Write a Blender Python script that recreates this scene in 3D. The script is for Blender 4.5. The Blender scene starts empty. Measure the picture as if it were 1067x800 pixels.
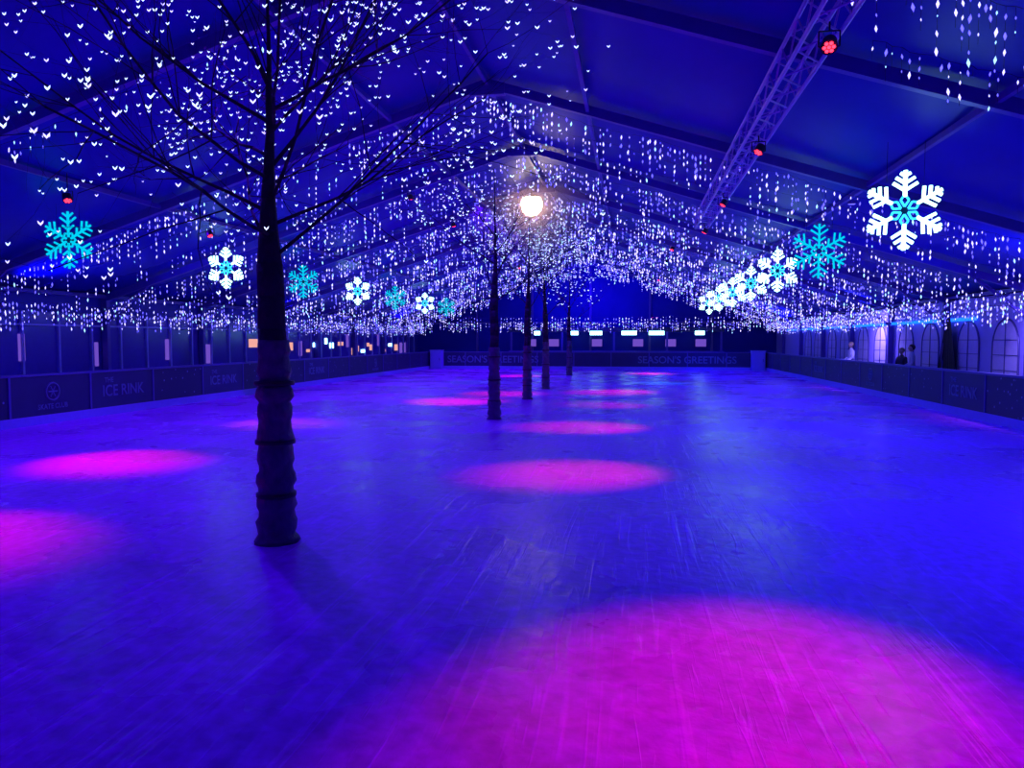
import bpy, math, random
from mathutils import Vector, Matrix, Quaternion
R = random.Random(7)
sc = bpy.context.scene
try:
    sc.view_settings.view_transform = 'Standard'
    sc.view_settings.look = 'None'
except Exception: pass

# ------------------------------------------------------------ materials
def new_mat(name):
    m = bpy.data.materials.new(name); m.use_nodes = True
    return m, m.node_tree.nodes, m.node_tree.links
def pbr(name, col, rough=0.6, metal=0.0, noise=None, bump=0.0, nscale=8.0, spec=0.5):
    m, n, l = new_mat(name); b = n['Principled BSDF']
    b.inputs['Base Color'].default_value = (*col, 1)
    b.inputs['Roughness'].default_value = rough
    b.inputs['Metallic'].default_value = metal
    b.inputs['Specular IOR Level'].default_value = spec
    tc = n.new('ShaderNodeTexCoord'); nz = n.new('ShaderNodeTexNoise')
    nz.inputs['Scale'].default_value = nscale; nz.inputs['Detail'].default_value = 5
    l.new(tc.outputs['Object'], nz.inputs['Vector'])
    c2 = noise if noise else tuple(c*0.8 for c in col)
    mx = n.new('ShaderNodeMix'); mx.data_type = 'RGBA'
    mx.inputs[6].default_value = (*col, 1); mx.inputs[7].default_value = (*c2, 1)
    l.new(nz.outputs['Fac'], mx.inputs[0]); l.new(mx.outputs[2], b.inputs['Base Color'])
    if bump:
        bp = n.new('ShaderNodeBump'); bp.inputs['Strength'].default_value = bump
        bp.inputs['Distance'].default_value = 0.05
        l.new(nz.outputs['Fac'], bp.inputs['Height']); l.new(bp.outputs['Normal'], b.inputs['Normal'])
    return m
def emi(name, col, s, sample=True):
    m, n, l = new_mat(name)
    n.remove(n['Principled BSDF']); e = n.new('ShaderNodeEmission')
    e.inputs[0].default_value = (*col, 1); e.inputs[1].default_value = s
    l.new(e.outputs[0], n['Material Output'].inputs[0])
    if not sample: m.cycles.emission_sampling = 'NONE'
    return m

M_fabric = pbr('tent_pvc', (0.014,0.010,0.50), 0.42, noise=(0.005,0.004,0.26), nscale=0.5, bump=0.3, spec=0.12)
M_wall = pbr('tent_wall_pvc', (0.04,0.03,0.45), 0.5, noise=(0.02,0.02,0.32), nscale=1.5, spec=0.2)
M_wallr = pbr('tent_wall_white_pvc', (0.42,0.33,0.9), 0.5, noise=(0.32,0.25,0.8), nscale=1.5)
M_alu = pbr('aluminium', (0.11,0.06,0.46), 0.4, 0.1, spec=0.3)
M_truss = pbr('truss_aluminium', (0.5,0.32,0.8), 0.4, 0.1)
M_alud = pbr('dull_aluminium', (0.10,0.08,0.34), 0.45, 0.2)
M_post = pbr('window_post', (0.34,0.3,0.9), 0.45, 0.1)
M_black = pbr('black_housing', (0.02,0.02,0.03), 0.5)
M_wire = pbr('cable', (0.02,0.02,0.08), 0.6)
M_bark = pbr('bark', (0.03,0.022,0.05), 0.85, noise=(0.01,0.008,0.018), bump=0.8, nscale=14)
M_wrap = pbr('trunk_wrap', (0.16,0.12,0.24), 0.5, noise=(0.02,0.015,0.04), bump=1.0, nscale=9)
M_glass = pbr('dark_glass', (0.09,0.05,0.5), 0.15)
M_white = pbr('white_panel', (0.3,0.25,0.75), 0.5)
M_letter = pbr('letter_vinyl', (0.13,0.20,0.32), 0.5)
M_navy = pbr('navy_banner', (0.02,0.025,0.12), 0.5, noise=(0.008,0.01,0.06), nscale=2.0)
M_carpet = pbr('walkway_carpet', (0.05,0.05,0.15), 0.9)
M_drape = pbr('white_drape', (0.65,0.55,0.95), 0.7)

L_white = emi('led_white', (0.42,0.38,1.0), 2.8, False)
L_blue = emi('led_blue', (0.12,0.10,1.0), 2.3, False)
L_cool = emi('led_cool', (0.30,0.6,1.0), 2.3, False)
L_tree = emi('led_tree', (0.45,0.58,1.0), 2.8, False)
S_white = emi('flake_white', (0.50,1.0,0.92), 3.4)
S_cyan = emi('flake_cyan', (0.0,0.46,0.66), 1.4)
S_rim = emi('flake_rim', (0.03,0.6,1.0), 2.2)
L_red = emi('par_red', (1.0,0.02,0.05), 6.0)
L_warm = emi('lamp_warm', (1.0,0.66,0.42), 17.0)
L_bar = emi('bar_light', (0.35,0.85,1.0), 6.0)
L_orange = emi('warm_window', (1.0,0.45,0.40), 0.9)
L_pink = emi('pink_window', (0.28,0.13,1.0), 0.55)
L_strip = emi('cyan_strip', (0.01,0.14,1.0), 2.2)

M_snow, n, l = new_mat('snow_banner'); b = n['Principled BSDF']; b.inputs['Roughness'].default_value = 0.5
tc = n.new('ShaderNodeTexCoord'); vo = n.new('ShaderNodeTexVoronoi'); vo.inputs['Scale'].default_value = 5
rp = n.new('ShaderNodeValToRGB'); rp.color_ramp.elements[0].position = 0.10; rp.color_ramp.elements[0].color = (0.2,0.2,0.4,1)
rp.color_ramp.elements[1].position = 0.16; rp.color_ramp.elements[1].color = (0.012,0.010,0.07,1)
l.new(tc.outputs['Object'], vo.inputs['Vector']); l.new(vo.outputs['Distance'], rp.inputs[0]); l.new(rp.outputs[0], b.inputs['Base Color'])

# scatter volume added to imitate the halo round the ridge floodlight
M_halo, n, l = new_mat('lamp_halo_scatter'); n.remove(n['Principled BSDF'])
vs_ = n.new('ShaderNodeVolumeScatter'); vs_.inputs['Color'].default_value = (0.85,0.55,1.0,1); vs_.inputs['Anisotropy'].default_value = 0.0
tc = n.new('ShaderNodeTexCoord'); ln_ = n.new('ShaderNodeVectorMath'); ln_.operation = 'LENGTH'
l.new(tc.outputs['Object'], ln_.inputs[0]); mr = n.new('ShaderNodeMapRange')
mr.inputs['From Min'].default_value = 0.2; mr.inputs['From Max'].default_value = 2.4; mr.inputs['To Min'].default_value = 0.75; mr.inputs['To Max'].default_value = 0.0
l.new(ln_.outputs['Value'], mr.inputs['Value'])
pw = n.new('ShaderNodeMath'); pw.operation='POWER'; pw.inputs[1].default_value=1.5
l.new(mr.outputs[0], pw.inputs[0]); l.new(pw.outputs[0], vs_.inputs['Density']); l.new(vs_.outputs[0], n['Material Output'].inputs['Volume'])

# ice
M_ice, n, l = new_mat('ice'); b = n['Principled BSDF']
tc = n.new('ShaderNodeTexCoord')
def mapped_noise(scale, rot, sc_, detail=4, dist=0.3):
    mp = n.new('ShaderNodeMapping'); mp.inputs['Scale'].default_value = scale; mp.inputs['Rotation'].default_value = (0,0,rot)
    nz = n.new('ShaderNodeTexNoise'); nz.inputs['Scale'].default_value = sc_; nz.inputs['Detail'].default_value = detail
    nz.inputs['Distortion'].default_value = dist
    l.new(tc.outputs['Object'], mp.inputs['Vector']); l.new(mp.outputs[0], nz.inputs['Vector']); return nz
def ramp(src, p0, p1, c0=0, c1=1):
    r = n.new('ShaderNodeMapRange'); r.inputs['From Min'].default_value = p0; r.inputs['From Max'].default_value = p1
    r.inputs['To Min'].default_value = c0; r.inputs['To Max'].default_value = c1
    l.new(src, r.inputs['Value']); return r.outputs[0]
def math_(op, a, b_):
    m = n.new('ShaderNodeMath'); m.operation = op
    for i, v in enumerate((a, b_)):
        if isinstance(v, (int, float)): m.inputs[i].default_value = v
        else: l.new(v, m.inputs[i])
    return m.outputs[0]
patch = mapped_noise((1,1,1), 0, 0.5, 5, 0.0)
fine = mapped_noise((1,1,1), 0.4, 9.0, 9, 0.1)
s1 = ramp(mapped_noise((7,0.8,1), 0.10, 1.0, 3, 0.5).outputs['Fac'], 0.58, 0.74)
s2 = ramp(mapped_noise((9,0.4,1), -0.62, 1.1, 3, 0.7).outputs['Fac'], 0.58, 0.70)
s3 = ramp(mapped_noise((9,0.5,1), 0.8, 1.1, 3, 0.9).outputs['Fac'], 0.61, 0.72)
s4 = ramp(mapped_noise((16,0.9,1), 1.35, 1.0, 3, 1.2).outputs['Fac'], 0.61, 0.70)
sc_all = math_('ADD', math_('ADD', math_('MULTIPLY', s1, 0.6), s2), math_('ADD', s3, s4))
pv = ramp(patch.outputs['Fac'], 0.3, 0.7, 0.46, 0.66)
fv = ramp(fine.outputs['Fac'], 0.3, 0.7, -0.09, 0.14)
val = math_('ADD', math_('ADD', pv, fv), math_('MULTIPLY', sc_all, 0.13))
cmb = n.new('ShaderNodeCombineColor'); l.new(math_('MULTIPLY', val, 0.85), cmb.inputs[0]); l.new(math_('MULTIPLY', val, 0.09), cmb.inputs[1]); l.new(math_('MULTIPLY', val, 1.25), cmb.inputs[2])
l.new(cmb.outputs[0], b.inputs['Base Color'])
l.new(ramp(patch.outputs['Fac'], 0.35, 0.65, 0.22, 0.36), b.inputs['Roughness'])
b.inputs['Specular IOR Level'].default_value = 0.32
b.inputs['Specular Tint'].default_value = (0.5,0.3,1,1)
bp = n.new('ShaderNodeBump'); bp.inputs['Strength'].default_value = 0.3; bp.inputs['Distance'].default_value = 0.02
l.new(math_('ADD', math_('MULTIPLY', sc_all, 0.5), math_('ADD', fine.outputs['Fac'], math_('MULTIPLY', patch.outputs['Fac'], 3.0))), bp.inputs['Height'])
l.new(bp.outputs[0], b.inputs['Normal'])

# ------------------------------------------------------------ mesh helpers
class MB:
    def __init__(s): s.v=[]; s.f=[]; s.m=[]
    def add(s, vs, fs, mi=0):
        o=len(s.v); s.v.extend([tuple(v) for v in vs]); s.f.extend([tuple(i+o for i in f) for f in fs]); s.m.extend([mi]*len(fs))
    def box(s, c, d, mi=0, rot=None):
        vs=[Vector((x*d[0]/2,y*d[1]/2,z*d[2]/2)) for x in(-1,1) for y in(-1,1) for z in(-1,1)]
        if rot: vs=[rot@v for v in vs]
        s.add([v+Vector(c) for v in vs],[(0,1,3,2),(4,6,7,5),(0,4,5,1),(2,3,7,6),(0,2,6,4),(1,5,7,3)],mi)
    def beam(s, p0, p1, w, h, mi=0):
        p0=Vector(p0);p1=Vector(p1);d=p1-p0;x=d.normalized()
        up=Vector((0,0,1))
        if abs(x.z)>0.99: up=Vector((0,1,0))
        y=up.cross(x).normalized();z=x.cross(y)
        s.box((p0+p1)/2,(d.length,w,h),mi,Matrix((x,y,z)).transposed())
    def tube(s, p0, p1, r0, r1=None, n=6, mi=0):
        if r1 is None:r1=r0
        p0=Vector(p0);p1=Vector(p1);d=(p1-p0)
        if d.length<1e-6:return
        d.normalize();a=Vector((0,0,1)) if abs(d.z)<0.9 else Vector((1,0,0))
        u=d.cross(a).normalized();w=d.cross(u)
        vs=[];
        for p,r in((p0,r0),(p1,r1)):
            for i in range(n):
                t=2*math.pi*i/n; vs.append(p+u*math.cos(t)*r+w*math.sin(t)*r)
        fs=[(i,(i+1)%n,n+(i+1)%n,n+i) for i in range(n)]+[tuple(range(n))[::-1],tuple(range(n,2*n))]
        s.add(vs,fs,mi)
    def octa(s, p, w, h, mi=0, tilt=0.0):
        p=Vector(p)
        a=Vector((math.sin(tilt)*h,0,math.cos(tilt)*h))
        s.add([p+Vector((w,0,0)),p+Vector((0,w,0)),p-Vector((w,0,0)),p-Vector((0,w,0)),p+a,p-a],
          [(0,1,4),(1,2,4),(2,3,4),(3,0,4),(1,0,5),(2,1,5),(3,2,5),(0,3,5)],mi)
    def lathe(s, prof, c, n=20, mi=0, jit=0.0):
        vs=[]
        for r,z in prof:
            for i in range(n):
                t=2*math.pi*i/n; rr=r*(1+R.uniform(-jit,jit)); vs.append((c[0]+rr*math.cos(t),c[1]+rr*math.sin(t),c[2]+z))
        fs=[]
        for k in range(len(prof)-1):
            for i in range(n): fs.append((k*n+i,k*n+(i+1)%n,(k+1)*n+(i+1)%n,(k+1)*n+i))
        fs.append(tuple(range(n))[::-1]); fs.append(tuple(range((len(prof)-1)*n,len(prof)*n)))
        s.add(vs,fs,mi)
    def obj(s, name, mats, parent=None, smooth=False, loc=None):
        me=bpy.data.meshes.new(name); me.from_pydata(s.v,[],s.f)
        for m in mats: me.materials.append(m)
        me.polygons.foreach_set('material_index',s.m)
        if smooth: me.polygons.foreach_set('use_smooth',[True]*len(s.f))
        me.update(); o=bpy.data.objects.new(name,me); sc.collection.objects.link(o)
        if loc: o.location=loc
        if parent: o.parent=parent
        return o
def empty(name, loc=(0,0,0)):
    o=bpy.data.objects.new(name,None); o.location=loc; o.empty_display_size=0.2; sc.collection.objects.link(o); return o
def text(s, loc, rot, size, parent, mat=M_letter, name='lettering', align='CENTER'):
    c=bpy.data.curves.new(name,'FONT'); c.body=s; c.size=size; c.extrude=0.004; c.align_x=align; c.align_y='CENTER'; c.offset=0.012*size
    c.materials.append(mat); o=bpy.data.objects.new(name,c); o.location=loc; o.rotation_euler=rot; sc.collection.objects.link(o); o.parent=parent; return o

# ------------------------------------------------------------ layout (metres)
XL,XR=-15.5,9.7; XC=-2.9; ZE,ZR=3.1,7.0; Y0,Y1=-8.0,53.0
BL,BR,BF=-13.2,8.2,48.2
def roof(x): return ZR-(ZR-ZE)*abs(x-XC)/(XR-XC)

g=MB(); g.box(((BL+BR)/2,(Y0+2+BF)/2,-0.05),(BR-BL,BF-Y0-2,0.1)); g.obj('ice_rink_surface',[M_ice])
g=MB(); g.box((XC,(Y0+Y1)/2,-0.2),(XR-XL+0.4,Y1-Y0+0.4,0.2)); g.box(((XL+BL)/2,(Y0+Y1)/2,-0.05),(BL-XL-0.02,Y1-Y0,0.1)); g.box(((XR+BR)/2,(Y0+Y1)/2,-0.05),(XR-BR-0.02,Y1-Y0,0.1))
g.box((XC,(Y1+BF)/2,-0.05),(BR-BL,Y1-BF-0.02,0.1)); g.obj('floor',[M_carpet])

g=MB(); ny=int((Y1-Y0)*2); nx=28
for j in range(ny+1):
    y=Y0+(Y1-Y0)*j/ny
    for i in range(nx+1):
        x=XL+(XR-XL)*i/nx; sag=-0.10*abs(math.sin(math.pi*y/5.0))*math.sin(math.pi*min(1,abs(x-XC)/(XR-XC)))
        g.v.append((x,y,roof(x)+0.16+sag))
for j in range(ny):
    for i in range(nx):
        a=j*(nx+1)+i; g.f.append((a,a+nx+1,a+nx+2,a+1)); g.m.append(0)
g.obj('ceiling',[M_fabric],smooth=True)

g=MB()
for k in range(-1,11):
    y=5.0*k
    g.beam((XC,y,ZR),(XL+0.1,y,ZE),0.12,0.18); g.beam((XC,y,ZR),(XR-0.1,y,ZE),0.12,0.18)
    g.beam((XL+0.15,y,0),(XL+0.15,y,ZE),0.18,0.14); g.beam((XR-0.15,y,0),(XR-0.15,y,ZE),0.18,0.14)
    g.beam((XL+0.15,y,2.4),(XL+1.6,y,roof(XL+1.6)-0.05),0.06,0.08); g.beam((XR-0.15,y,2.4),(XR-1.6,y,roof(XR-1.6)-0.05),0.06,0.08)
    g.box((XC,y,ZR-0.12),(0.7,0.16,0.22))
for x in (XC,-0.9,-4.9,4.3,-10.1,XL+0.2,XR-0.2):
    g.beam((x,Y0,roof(x)+0.0),(x,Y1,roof(x)+0.0),0.07,0.09)
g.obj('tent_frame',[M_alu])

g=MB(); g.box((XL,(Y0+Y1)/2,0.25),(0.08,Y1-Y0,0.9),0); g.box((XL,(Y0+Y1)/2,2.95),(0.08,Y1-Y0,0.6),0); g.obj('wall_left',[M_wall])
w=empty('window_1')
g=MB(); g.box((XL,(Y0+Y1)/2,1.68),(0.03,Y1-Y0,1.96),0)
y=Y0
while y<Y1:
    g.box((XL+0.05,y,1.68),(0.07,0.07,1.96),1); y+=1.25
g.box((XL+0.05,(Y0+Y1)/2,0.72),(0.08,Y1-Y0,0.06),1); g.box((XL+0.05,(Y0+Y1)/2,2.3),(0.08,Y1-Y0,0.05),1)
rr=random.Random(4)
y=17.0
while y<50:
    mi=rr.choice((2,3,3,4,3)); ww=rr.uniform(0.15,0.5); z0=rr.uniform(1.2,1.9)
    if y>27 and mi==3: mi=rr.choice((2,3,4))
    if y<27: mi=3
    g.box((XL+0.03,y,z0),(0.02,ww*(1.6 if y>27 else 0.8),rr.uniform(0.12,0.4) if mi!=3 else 0.7),mi); y+=rr.uniform(0.5,1.3) if y>27 else rr.uniform(2,3.5)
g.obj('glazing',[M_glass,M_post,L_orange,L_pink,L_bar],parent=w)

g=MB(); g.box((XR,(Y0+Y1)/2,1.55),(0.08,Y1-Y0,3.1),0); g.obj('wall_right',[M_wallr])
for wi,yc in enumerate([12.5+5*k for k in range(7)]):
    we=empty('window_%d'%(wi+2)); g=MB()
    for off in (-1.1,1.1):
        c=yc+off; pts=[]
        for i in range(17):
            t=math.pi*i/16; pts.append(Vector((XR-0.06,c+0.7*math.cos(t),1.7+0.75*math.sin(t))))
        pts=[Vector((XR-0.06,c+0.7,0.7))]+pts+[Vector((XR-0.06,c-0.7,0.7))]
        g.add(pts,[tuple(range(len(pts)))],0)
        for a,b_ in zip(pts,pts[1:]+pts[:1]): g.tube(a,b_,0.026,n=6,mi=1)
        g.tube((XR-0.07,c,0.7),(XR-0.07,c,2.42),0.014,mi=1)
        for z in (1.1,1.5,1.9): g.tube((XR-0.07,c-0.68,z),(XR-0.07,c+0.68,z),0.010,mi=1)
    g.obj('arched_panes',[M_drape,M_alud],parent=we)
def gable(name,y,mat):
    g=MB()
    v=[(XL,y,0),(XR,y,0),(XR,y,ZE+0.15),(XC,y,ZR+0.15),(XL,y,ZE+0.15)]
    v2=[(a,b_+0.08,c) for a,b_,c in v]
    g.add(v+v2,[(0,1,2,3,4),(9,8,7,6,5)]+[(i,i+5,(i+1)%5+5,(i+1)%5) for i in range(5)],0)
    return g.obj(name,[mat])
gable('wall_far',Y1,M_fabric); gable('wall_back',Y0-0.08,M_wall)
g=MB()
for x in (-11,-7,-2.9,1.2,5.4): g.beam((x,Y1-0.1,0),(x,Y1-0.1,roof(x)-0.05),0.14,0.14)
g.beam((XL+0.1,Y1-0.1,ZE),(XR-0.1,Y1-0.1,ZE),0.14,0.16)
g.obj('gable_frame',[M_alu])

bar=empty('skate_hire_kiosk',(0,0,0)); g=MB()
g.box((-1.2,51.0,0.55),(14,0.7,1.1),0); g.box((-1.2,51.0,1.12),(14.3,0.9,0.06),1); g.box((-1.2,51.6,2.6),(14.4,1.6,0.3),0)
for x in (-8.2,-4.7,-1.2,2.3,5.8): g.box((x,50.9,1.8),(0.12,0.12,1.4),1)
for x,ww in ((-6.4,0.4),(-3.9,0.6),(-2.4,0.8),(-0.2,1.0),(1.6,1.0),(4.4,0.6)):
    g.box((x,50.8,2.36),(ww,0.16,0.26),2)
for x in (-7,-5.4,-2.4,0.4,2.6,4.6): g.box((x,52.2,1.7),(0.7,0.05,0.5),3)
g.obj('kiosk_structure',[M_navy,M_alu,L_bar,L_pink],parent=bar)

# ------------------------------------------------------------ barriers
def barrier_side(name,x,face,ys,items):
    e=empty(name); g=MB(); y0,y1=ys
    n_=int(round((y1-y0)/2.4)); st=(y1-y0)/n_
    for i in range(n_):
        c=y0+st*(i+0.5); mi=items[i%len(items)]
        g.box((x,c,0.55),(0.10,st-0.03,1.06),0 if mi!='s' else 3)
        g.box((x,c+st/2,0.55),(0.14,0.06,1.10),1)
    g.box((x,(y0+y1)/2,1.11),(0.16,y1-y0,0.05),1)
    g.box((x+face*0.06,(y0+y1)/2,0.10),(0.03,y1-y0,0.20),2)
    g.obj('panels',[M_navy,M_alud,M_white,M_snow],parent=e)
    for i in range(n_):
        c=y0+st*(i+0.5); mi=items[i%len(items)]; rot=(math.pi/2,0,math.pi/2 if face>0 else -math.pi/2); xx=x+face*0.056
        if mi=='t':
            text('ICE RINK',(xx,c,0.60),rot,0.40,e); text('THE',(xx,c-face*0.55,0.88),rot,0.18,e)
        elif mi=='l':
            g2=MB(); 
            for j in range(24):
                a=2*math.pi*j/24;b_=2*math.pi*(j+1)/24
                g2.tube((xx,c+0.2*math.cos(a),0.72+0.2*math.sin(a)),(xx,c+0.2*math.cos(b_),0.72+0.2*math.sin(b_)),0.022,n=5)
            for j in range(3):
                a=math.pi*j/3; g2.tube((xx,c-0.14*math.cos(a),0.72-0.14*math.sin(a)),(xx,c+0.14*math.cos(a),0.72+0.14*math.sin(a)),0.018,n=5)
            g2.obj('round_logo',[M_letter],parent=e); text('SKATE CLUB',(xx,c,0.38),rot,0.16,e)
seqL=['s']*21
for i_,v_ in ((7,'l'),(8,'t'),(9,'s'),(10,'t'),(13,'t'),(16,'l'),(3,'t'),(5,'l')): seqL[i_]=v_
barrier_side('rink_barrier',BL,1,(-3.0,BF),seqL)
seqR=['s']*21
for i_,v_ in ((9,'t'),(12,'l'),(15,'t'),(3,'t'),(5,'l')): seqR[i_]=v_
barrier_side('rink_barrier',BR,-1,(-3.0,BF),seqR)
e=empty('rink_barrier'); g=MB(); st=(BR-BL)/9
for i in range(9):
    g.box((BL+st*(i+0.5),BF,0.55),(st-0.03,0.1,1.06),0); g.box((BL+st*(i+1),BF,0.55),(0.06,0.14,1.1),1)
g.box(((BL+BR)/2,BF,1.11),(BR-BL,0.16,0.05),1); g.box(((BL+BR)/2,BF-0.06,0.1),(BR-BL,0.03,0.2),2)
g.obj('panels',[M_navy,M_alud,M_white],parent=e)
text("SEASON'S GREETINGS",(-9.0,BF-0.06,0.62),(math.pi/2,0,0),0.62,e)
text("SEASON'S GREETINGS",(3.4,BF-0.06,0.62),(math.pi/2,0,0),0.62,e)
for x in (BL+0.55,BR-0.55):
    g=MB(); g.box((0,0,0.6),(0.8,0.5,1.2),0); g.box((0,-0.26,0.6),(0.66,0.03,1.0),1); g.box((0,0,1.22),(0.86,0.56,0.05),1); g.box((0.25,-0.29,0.65),(0.04,0.04,0.16),2)
    g.obj('rink_gate',[M_white,M_white,M_alud],loc=(x,BF-0.42,0))

# ------------------------------------------------------------ trees
def make_tree(px,py,rbase,zfork,top,spread,limbs,nled,seed,ls=1.0,elr=(12,52)):
    global R
    R=random.Random(seed); e=empty('wrapped_tree',(px,py,0))
    g=MB(); hw=1.75
    prof=[(rbase*1.28,0.0),(rbase*1.18,0.04)]
    z=0.08
    while z<hw:
        t=z/hw; r=rbase*(1.08-0.22*t)
        prof+=[(r*0.93,z),(r*(1.05+R.uniform(-.06,.09)),z+0.05),(r*(1.04+R.uniform(-.06,.06)),z+0.12),(r*0.95,z+0.155)]
        z+=0.17+R.uniform(0,0.07)
    g.lathe(prof,(0,0,0),24,0,0.05)
    for zz in (0.45,0.95,1.5):
        g.lathe([(rbase*1.10,zz-0.02),(rbase*1.12,zz),(rbase*1.10,zz+0.02)],(0,0,0),24,1)
    g.obj('trunk_padding',[M_wrap,M_black],parent=e,smooth=True)
    b=MB(); leds=[]
    def seg(p,d,L,r,depth):
        n_=5 if depth else 7
        for i in range(n_):
            d=(d+Vector((R.uniform(-.16,.16),R.uniform(-.16,.16),R.uniform(-.08,.12)))).normalized()
            q=p+d*(L/n_)
            lim=roof(px+q.x)-0.35
            if q.z>lim: q.z=lim; d=Vector((d.x,d.y,-0.05)).normalized()
            r2=r*(0.86 if depth<3 else 0.75)
            b.tube(p,q,r,r2,7 if depth<2 else 4)
            for _ in range(1+(depth>=1)+(depth>=2)):
                leds.append(p.lerp(q,R.random()))
            if depth<3 and i>=1:
                for _ in range(1 if depth else 2):
                    ax=Vector((R.uniform(-1,1),R.uniform(-1,1),R.uniform(-1,1))).normalized()
                    nd=(d+ax*0.9+Vector((0,0,0.08))).normalized(); seg(q,nd,L*R.uniform(.34,.55),r2*0.5,depth+1)
            p=q;r=r2
    r=rbase*0.78; tp=Vector((0,0,1.7)); b.tube(Vector((0,0,0.02)),tp,r,r*0.95,12)
    while tp.z<top-0.1:
        q=tp+Vector((R.uniform(-.02,.02),R.uniform(-.02,.02),0.3)); r1=r*(0.97 if q.z<zfork else 0.76)
        b.tube(tp,q,r,r1,12 if q.z<zfork else 7); tp=q; r=r1
    for i in range(limbs):
        a=2*math.pi*(i*0.382+R.uniform(-.04,.04)); zz=zfork-0.2+ (top-zfork)*0.6*i/limbs
        el=math.radians(R.uniform(*elr)); d=Vector((math.cos(a)*math.cos(el),math.sin(a)*math.cos(el),math.sin(el)))
        seg(Vector((0,0,zz)),d,spread*(1-0.3*i/limbs),rbase*0.115,0)
    b.obj('trunk_and_branches',[M_bark],parent=e,smooth=True)
    R.shuffle(leds); ld=MB()
    for p in leds[:nled]:
        q=p+Vector((R.uniform(-.10,.10),R.uniform(-.10,.10),R.uniform(-.12,.03)))
        s=R.uniform(0.55,1.1)*ls; m=0 if R.random()<0.75 else 1
        ld.octa(q+Vector((-.010*s,0,0)),0.0085*s,0.021*s,m,-0.6); ld.octa(q+Vector((.010*s,0,0)),0.0085*s,0.021*s,m,0.6)
    ld.obj('fairy_lights',[L_tree,L_white],parent=e)
make_tree(-3.3,6.55,0.165,2.85,5.6,2.9,16,1600,21,0.92,(8,48))
make_tree(-3.25,17.6,0.14,3.0,6.0,2.3,8,300,5,1.1,(20,60))
make_tree(-3.3,23.7,0.14,3.0,6.0,2.3,8,260,6,1.3,(20,60))
make_tree(-3.3,28.9,0.14,3.0,5.8,2.2,8,200,8,1.4,(20,60))
make_tree(-3.3,40.0,0.15,3.0,5.8,2.2,7,160,9,1.6,(20,60))
R=random.Random(11)

# ------------------------------------------------------------ icicle lights
ic=MB()
def curtain(p0,p1,step,lmin,lmax,gap=0.12,size=1.0,drop=0.12,prob=1.0):
    p0=Vector(p0);p1=Vector(p1);L=(p1-p0).length;n_=int(L/step); prev=None
    ph=R.uniform(0,6); ph2=R.uniform(0,6)
    for i in range(n_+1):
        t=i/n_; p=p0.lerp(p1,t)+Vector((R.uniform(-.03,.03),R.uniform(-.04,.04),-drop-0.07*abs(math.sin(t*L*1.3+ph))))
        if prev is not None: ic.tube(prev,p,0.004,n=3,mi=3)
        prev=p
        if R.random()>prob*(0.72+0.28*math.sin(t*L*2.1+ph2)): continue
        ln=R.uniform(lmin,lmax)
        ic.tube(p,p-Vector((0,0,ln)),0.003,n=3,mi=3)
        z=R.uniform(0.02,gap)
        while z<ln:
            s=size*R.uniform(0.45,1.4); rr=R.random()
            ic.octa(p-Vector((0,0,z)),0.015*s,0.040*s,0 if rr<0.45 else (1 if rr<0.9 else 2),R.uniform(-.15,.15)); z+=gap*R.uniform(0.8,1.6)
for k in range(3,11):
    y=5.0*k
    far=max(1.05,min(1.55,y/20))
    for sx in (XL+0.4,XR-0.4):
        curtain((XC,y-0.12,ZR-0.1),(sx,y-0.12,roof(sx)-0.1),0.08,0.12,0.65,0.12,far,prob=1.0)
        if y>=20:
            curtain((XC,y-1.7,ZR+0.05),(sx,y-1.7,roof(sx)+0.03),0.14,0.12,0.5,0.13,far,prob=0.9)
            curtain((XC,y-3.3,ZR+0.05),(sx,y-3.3,roof(sx)+0.03),0.17,0.12,0.5,0.13,far,prob=0.85)
curtain((XC,9.9,ZR-0.1),(XL+0.4,9.9,roof(XL+0.4)-0.1),0.12,0.1,0.4,0.13,0.8,prob=0.8)
curtain((1.6,7.6,roof(1.6)+0.02),(XR-0.4,7.6,roof(XR-0.4)+0.02),0.07,0.15,0.75,0.11,0.85,prob=1.0)
curtain((2.6,8.9,roof(2.6)+0.02),(XR-0.4,8.9,roof(XR-0.4)+0.02),0.10,0.1,0.5,0.12,0.85,prob=0.9)
for x,z0 in ((XL+0.9,2.80),(XL+1.5,2.95),(XR-1.3,3.1),(XR-0.7,2.9)):
    curtain((x,0,z0),(x,50,z0),0.10,0.12,0.55,0.12,1.1,prob=1.0)
curtain((XL+0.5,49.5,3.2),(XR-0.5,49.5,3.2),0.12,0.3,0.7,0.14,1.5)
curtain((XL+0.5,44.5,3.4),(XR-0.5,44.5,3.4),0.18,0.3,0.9,0.16,1.4)
ic.obj('icicle_lights',[L_white,L_blue,L_cool,M_wire])

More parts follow.
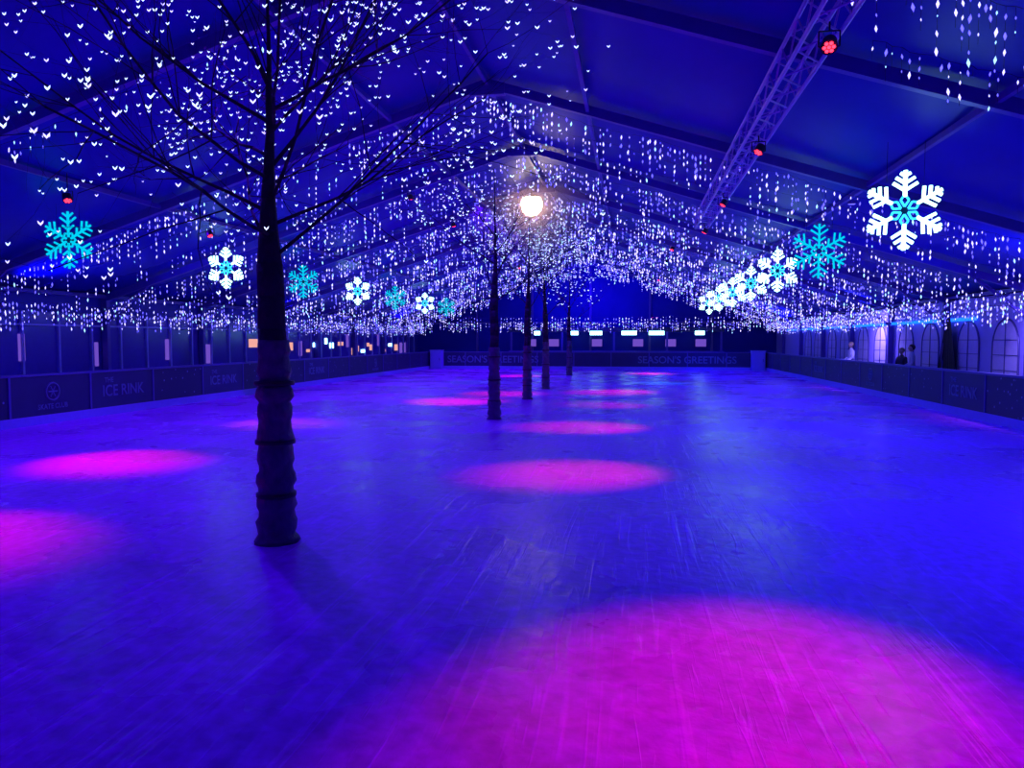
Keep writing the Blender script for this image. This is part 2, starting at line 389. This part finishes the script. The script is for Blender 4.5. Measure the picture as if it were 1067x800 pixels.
# ------------------------------------------------------------ snowflakes
def snowflake(x,y,z,S,kind):
    g=MB(); th=0.024*S
    def ln(a,b_,r=th,mi=0): g.tube((a[0],0,a[1]),(b_[0],0,b_[1]),r,n=6,mi=mi)
    for k in range(6):
        A=math.radians(90+60*k); c,s_=math.cos(A),math.sin(A)
        def P(u,v): return (S*(u*c-v*s_),S*(u*s_+v*c))
        if kind==0:
            ln(P(0.17,0),P(0.5,0),th*1.1)
            for u,L in ((0.25,0.17),(0.34,0.13),(0.43,0.07)):
                for sg in (-1,1): ln(P(u,0),P(u+L*0.55,sg*L*0.85),th*0.95)
            for sg in (-1,1):
                ln(P(0.05,0),P(0.13,sg*0.05),th*0.6,1); ln(P(0.13,sg*0.05),P(0.2,0),th*0.6,1)
        else:
            ln(P(0.05,0),P(0.5,0),th*0.9)
            for u,L in ((0.18,0.11),(0.29,0.15),(0.40,0.10)):
                for sg in (-1,1): ln(P(u,0),P(u+L*0.7,sg*L),th*0.8)
            for sg in (-1,1): ln(P(0.10,0),P(0.12,sg*0.07),th*0.7)
    for sg in (-1,1): g.tube((sg*0.22*S,0.0,0.36*S),(sg*0.22*S,0,roof(x)-z-0.02),0.004,n=4,mi=2)
    g.tube((0,0.03,-.0),(0,0.06,0),0.05*S,n=10,mi=2)
    o=g.obj('snowflake_light',[S_white if kind==0 else S_cyan,S_rim,M_wire],loc=(x,y,z)); o.rotation_euler=(0,0,math.radians(R.uniform(-6,6)))
for i,y in enumerate((12.1,17.3,22.0,26.8,31.5,36.2,40.8)): snowflake(4.0,y,3.83,1.18,i%2 if i<3 else 0)
for i,y in enumerate((13.1,18.8,23.6,28.6,33.4,38.4,43.0)): snowflake(-10.8,y,3.83,1.10,(i+1)%2)

# ------------------------------------------------------------ trusses
def truss(x,z,y0,y1):
    g=MB(); a=0.17
    ch=[(-a,-a),(a,-a),(a,a),(-a,a)]
    for cx,cz in ch: g.tube((x+cx,y0,z+cz),(x+cx,y1,z+cz),0.026,n=8)
    n_=int((y1-y0)/0.42); st=(y1-y0)/n_
    for i in range(n_):
        for j in range(4):
            c0=ch[j];c1=ch[(j+1)%4]
            if i%2: c0,c1=c1,c0
            g.tube((x+c0[0],y0+st*i,z+c0[1]),(x+c1[0],y0+st*(i+1),z+c1[1]),0.012,n=5)
    for yy in (y0,y1):
        for j in range(4): g.tube((x+ch[j][0],yy,z+ch[j][1]),(x+ch[(j+1)%4][0],yy,z+ch[(j+1)%4][1]),0.026,n=6)
    yy=math.ceil(y0/5)*5
    while yy<y1:
        g.tube((x,yy,z+a),(x,yy,roof(x)),0.02,n=5); yy+=5
    g.obj('lighting_truss',[M_truss])
truss(1.9,5.2,-4,21.8)

# ------------------------------------------------------------ stage lamps
def lamp(loc,target,col,energy,cone,lens,blend=1.0,name='par_can_light'):
    loc=Vector(loc); d=(Vector(target)-loc).normalized(); e=empty(name,loc)
    q=d.to_track_quat('-Z','Y'); g=MB(); K=0.66
    g.lathe([(0.06*K,0.18*K),(0.105*K,0.16*K),(0.115*K,0.0),(0.125*K,-0.02*K),(0.105*K,-0.021*K),(0.10*K,-0.0)],(0,0,0),20,0)
    for k in range(7):
        a=2*math.pi*k/6; rr=0.066*K if k<6 else 0
        g.lathe([(0.029*K,-0.024*K),(0.024*K,-0.034*K)],(rr*math.cos(a),rr*math.sin(a),0),10,1)
    h=g.obj('lamp_head',[M_black,lens],parent=e); h.rotation_euler=q.to_euler()
    g=MB()
    for sx in (-1,1): g.tube((sx*0.10,0,0.0),(sx*0.10,0,0.15),0.008,n=6)
    g.tube((-0.10,0,0.15),(0.10,0,0.15),0.008,n=6); g.tube((-0.10,0,0),(0.10,0,0),0.008,n=6)
    up=min(roof(loc.x)-0.05-loc.z,0.9) if abs(loc.x-1.9)>0.1 else 0.24
    g.tube((0,0,0.15),(0,0,max(0.2,up)),0.01,n=6)
    g.obj('yoke',[M_black],parent=e)
    ld=bpy.data.lights.new('beam','SPOT'); ld.color=col; ld.energy=energy; ld.spot_size=math.radians(cone); ld.spot_blend=blend; ld.shadow_soft_size=0.12
    lo=bpy.data.objects.new('beam',ld); sc.collection.objects.link(lo); lo.parent=e; lo.location=d*0.20; lo.rotation_euler=q.to_euler()
MG=(1.0,0.0,0.24); CY=(0.0,1.0,0.6)
PAR=[((1.9,8.0,4.8),(0.60,3.70,0),MG,1950,34),((1.9,12.2,4.8),(-0.78,10.6,0),MG,1900,30),((1.9,16.8,4.8),(-0.95,16.3,0),MG,1750,31),
 ((1.9,21.0,4.8),(-0.7,22.0,0),MG,700,31),((-9.8,8.0,4.2),(-6.5,6.1,0),MG,2000,29),((-9.8,11.9,4.35),(-8.0,10.5,0),MG,1950,36),
 ((-9.8,16.4,4.35),(-7.9,15.9,0),(1.0,0.6,0.5),520,36)]
for lc,tg,c,en,cn in PAR: lamp(lc,tg,c,en,cn,L_red)
for lc,tg,c,en in (((1.5,30,5.4),(-0.6,27.6,0),MG,2300),((1.5,35,5.4),(1.3,33.6,0),CY,1800),((1.5,45,5.4),(1.0,43,0),MG,2800),((-6.0,35,5.75),(-7.0,33,0),CY,1000),
   ((-6.0,20,5.75),(-5.4,22.5,0),MG,2400),((-6.0,40,5.75),(-6.0,39,0),MG,2200),((-6.0,25,5.75),(-4.6,26,0),MG,1700)):
    lamp(lc,tg,c,en,34,L_red if c==MG else L_bar)

def wash(loc,col,en,cone=150,target=None):
    loc=Vector(loc); t=Vector(target) if target else loc-Vector((0,0,1)); d=(t-loc).normalized(); q=d.to_track_quat('-Z','Y')
    e=empty('flood_or_fill_light',loc); g=MB(); g.box((0,0,0.03),(0.14,0.10,0.05),0); g.box((0,0,0.0),(0.12,0.08,0.006),1)
    for i in range(5): g.box((-0.05+0.025*i,0,0.06),(0.008,0.09,0.02),0)
    h=g.obj('flood_head',[M_alu,L_blue],parent=e); h.rotation_euler=q.to_euler()
    g=MB(); g.tube((0,0,0.03),(0,0,0.14),0.01,n=6); g.obj('bracket',[M_alu],parent=e)
    ld=bpy.data.lights.new('blue_wash','SPOT'); ld.color=col; ld.energy=en; ld.spot_size=math.radians(cone); ld.spot_blend=1.0; ld.shadow_soft_size=0.05
    lo=bpy.data.objects.new('blue_wash',ld); sc.collection.objects.link(lo); lo.parent=e; lo.location=d*0.05; lo.rotation_euler=q.to_euler()
for y in (1,8.5,16,23.5,31,38.5,46):
    for x,c in ((-10.1,(0.11,0.0,1)),(-4.9,(0.09,0.0,1)),(4.3,(0.02,0.0,1))):
        wash((x,y,roof(x)-0.17),c,(1000 if x>0 else 850) if y>3 else 460)
for y in (16,30,44):
    wash((XR-0.5,y,2.75),(0.0,0.01,1),950,110,(XC+3,y+4,6.6)); wash((XL+0.5,y,2.75),(0.01,0.0,1),600,110,(XC-3,y+4,6.6))
for y in (19,31): wash((BR+0.35,y,2.9),(0.32,0.24,1),520,150,(XR,y,1.2))  # fill lights added over the walkway to make the right wall paler
wash((XC,47.0,5.2),(0.02,0.0,1),1500,120,(XC,Y1,3.8))  # fill light added to brighten the far gable wall

e=empty('ridge_floodlight',(-3.3,24.7,6.35)); g=MB()
g.lathe([(0.05,0.34),(0.10,0.31),(0.22,0.24),(0.24,0.22),(0.24,0.20)],(0,0,0),24,0)
g.lathe([(0.02,-0.38),(0.18,-0.34),(0.31,-0.2),(0.37,0.0),(0.30,0.20)],(0,0,0),24,1)
g.tube((0,0,0.3),(0,0,0.5),0.02,n=8,mi=0); g.obj('lamp_body',[M_black,L_warm],parent=e,smooth=True)
g=MB(); g.lathe([(2.4*math.sin(math.pi*j/12) if 0<j<12 else 0.01,-2.4*math.cos(math.pi*j/12)) for j in range(13)],(0,0,0),24,0)
g.obj('lamp_halo_volume',[M_halo],parent=e)  # added sphere of scatter that stands in for the lamp's halo

g=MB(); g.box((XR-0.12,36,2.5),(0.05,26,0.10),0); g.obj('led_strip_light',[L_strip])

# ------------------------------------------------------------ people behind the right barrier
def person(x,y,face,jacket,hair,h=1.72):
    e=empty('person_standing',(x,y,0)); e.rotation_euler=(0,0,face); k=h/1.75
    vs=[];es=[];rs=[]
    def a(p,r,par=None):
        vs.append(tuple(c*k for c in p)); rs.append(r*k)
        if par is not None: es.append((par,len(vs)-1))
        return len(vs)-1
    pel=a((0,0,.95),.155); sp=a((0,0,1.12),.14,pel); ch=a((0,0,1.32),.165,sp); nk0=a((0,0,1.46),.09,ch); a((0,.01,1.54),.055,nk0)
    for s in(-1,1):
        hp=a((s*.10,0,.88),.105,pel); kn=a((s*.12,.03,.5),.07,hp); an=a((s*.12,-.01,.09),.05,kn); a((s*.13,.14,.04),.042,an)
        sh=a((s*.19,0,1.40),.072,ch); el=a((s*.26,.02,1.13),.052,sh); wr=a((s*.20,.22,1.03),.036,el)
    me=bpy.data.meshes.new('body'); me.from_pydata(vs,es,[]); me.materials.append(jacket)
    o=bpy.data.objects.new('body',me); sc.collection.objects.link(o); o.parent=e
    sk=o.modifiers.new('Skin','SKIN'); sk.use_smooth_shade=True
    for i,r in enumerate(rs): me.skin_vertices[0].data[i].radius=(r,r*0.8 if i<4 else r)
    me.skin_vertices[0].data[0].use_root=True
    o.modifiers.new('Sub','SUBSURF').levels=2; o.modifiers['Sub'].render_levels=2
    skin=pbr('skin',(0.55,0.36,0.28),0.6)
    for s in(-1,1):
        hv=[(s*.20,.22,1.03),(s*.19,.28,1.02)];he=[(0,1)];hr=[.03,.036]
        for f in range(4):
            off=(f-1.5)*.018; L=(.075,.085,.08,.062)[f]; b0=len(hv)
            hv+= [(s*.19+off,.32,1.015),(s*.19+off,.32+L*.5,1.0),(s*.19+off,.32+L*.8,.975)]; he+=[(1,b0),(b0,b0+1),(b0+1,b0+2)]; hr+=[.010,.009,.008]
        b0=len(hv); hv+=[(s*.15,.29,1.02),(s*.135,.33,1.01)]; he+=[(1,b0),(b0,b0+1)]; hr+=[.012,.009]
        hm=bpy.data.meshes.new('hand'); hm.from_pydata([tuple(c*k for c in v) for v in hv],he,[]); hm.materials.append(skin)
        ho=bpy.data.objects.new('hand',hm); sc.collection.objects.link(ho); ho.parent=e; ho.modifiers.new('Skin','SKIN')
        for i,r in enumerate(hr): hm.skin_vertices[0].data[i].radius=(r*k,r*k*.8)
        ho.modifiers.new('Sub','SUBSURF').levels=1
    g=MB(); n1,n2=18,14
    def ell(c,rx,ry,rz,mi,cut=None):
        vv=[];ff=[]
        for j in range(n2+1):
            ph=math.pi*j/n2
            for i in range(n1):
                t=2*math.pi*i/n1; x_=math.sin(ph)*math.cos(t);y_=math.sin(ph)*math.sin(t);z_=math.cos(ph)
                tp=1-0.22*max(0,-z_)
                if cut is not None and y_>0.25 and z_<cut: y_=0.25
                vv.append(((c[0]+rx*x_*tp)*k,(c[1]+ry*y_*tp)*k,(c[2]+rz*z_)*k))
        for j in range(n2):
            for i in range(n1): ff.append((j*n1+i,(j+1)*n1+i,(j+1)*n1+(i+1)%n1,j*n1+(i+1)%n1))
        g.add(vv,ff,mi)
    ell((0,.02,1.64),.075,.095,.118,0); ell((0,.0,1.665),.086,.102,.112,1,0.35)
    g.add([tuple(c*k for c in v) for v in ((-.014,.108,1.615),(.014,.108,1.615),(0,.10,1.665),(0,.137,1.618))],[(0,1,3),(1,2,3),(2,0,3),(0,2,1)],0)
    for s in(-1,1): ell((s*.03,.104,1.648),.012,.010,.008,2); ell((s*.078,.01,1.635),.010,.02,.03,0)
    ell((0,.102,1.585),.024,.008,.007,3)
    g.obj('head',[skin,hair,M_black,pbr('lips',(0.4,0.12,0.12))],parent=e,smooth=True)
J1=pbr('pale_jacket',(0.55,0.55,0.75),0.8); J2=pbr('dark_coat',(0.05,0.05,0.07),0.8); H1=pbr('dark_hair',(0.03,0.02,0.015),0.7); H2=pbr('fair_hair',(0.35,0.25,0.14),0.7)
person(8.95,26.0,math.radians(80),J1,H1,1.74); person(8.95,26.9,math.radians(110),J2,H2,1.62); person(8.95,32.8,math.radians(95),J1,H2,1.8)

g=MB(); nn=24
vs=[]
for j in range(9):
    t=j/8; z=2.55-2.5*t; hw=0.12+0.75*t
    for i in range(nn+1):
        u=i/nn*2-1; vs.append((XR-0.22-0.06*math.sin(i*1.9)*(0.3+t),24.6+u*hw,z))
g.add(vs,[(j*(nn+1)+i,j*(nn+1)+i+1,(j+1)*(nn+1)+i+1,(j+1)*(nn+1)+i) for j in range(8) for i in range(nn)],0)
g.obj('entrance_curtain',[M_black],smooth=True)

# ------------------------------------------------------------ world + camera
w=bpy.data.worlds.new('night'); sc.world=w; w.use_nodes=True
w.node_tree.nodes['Background'].inputs[0].default_value=(0.0,0.0,0.02,1); w.node_tree.nodes['Background'].inputs[1].default_value=0.3
cd=bpy.data.cameras.new('camera'); cam=bpy.data.objects.new('camera',cd); sc.collection.objects.link(cam)
cd.lens=780/1067*36; cd.sensor_width=36; cam.location=(0,0,1.9); cam.rotation_euler=(math.radians(90-3.37),0,math.radians(9.1)); cd.clip_end=200
sc.camera=cam
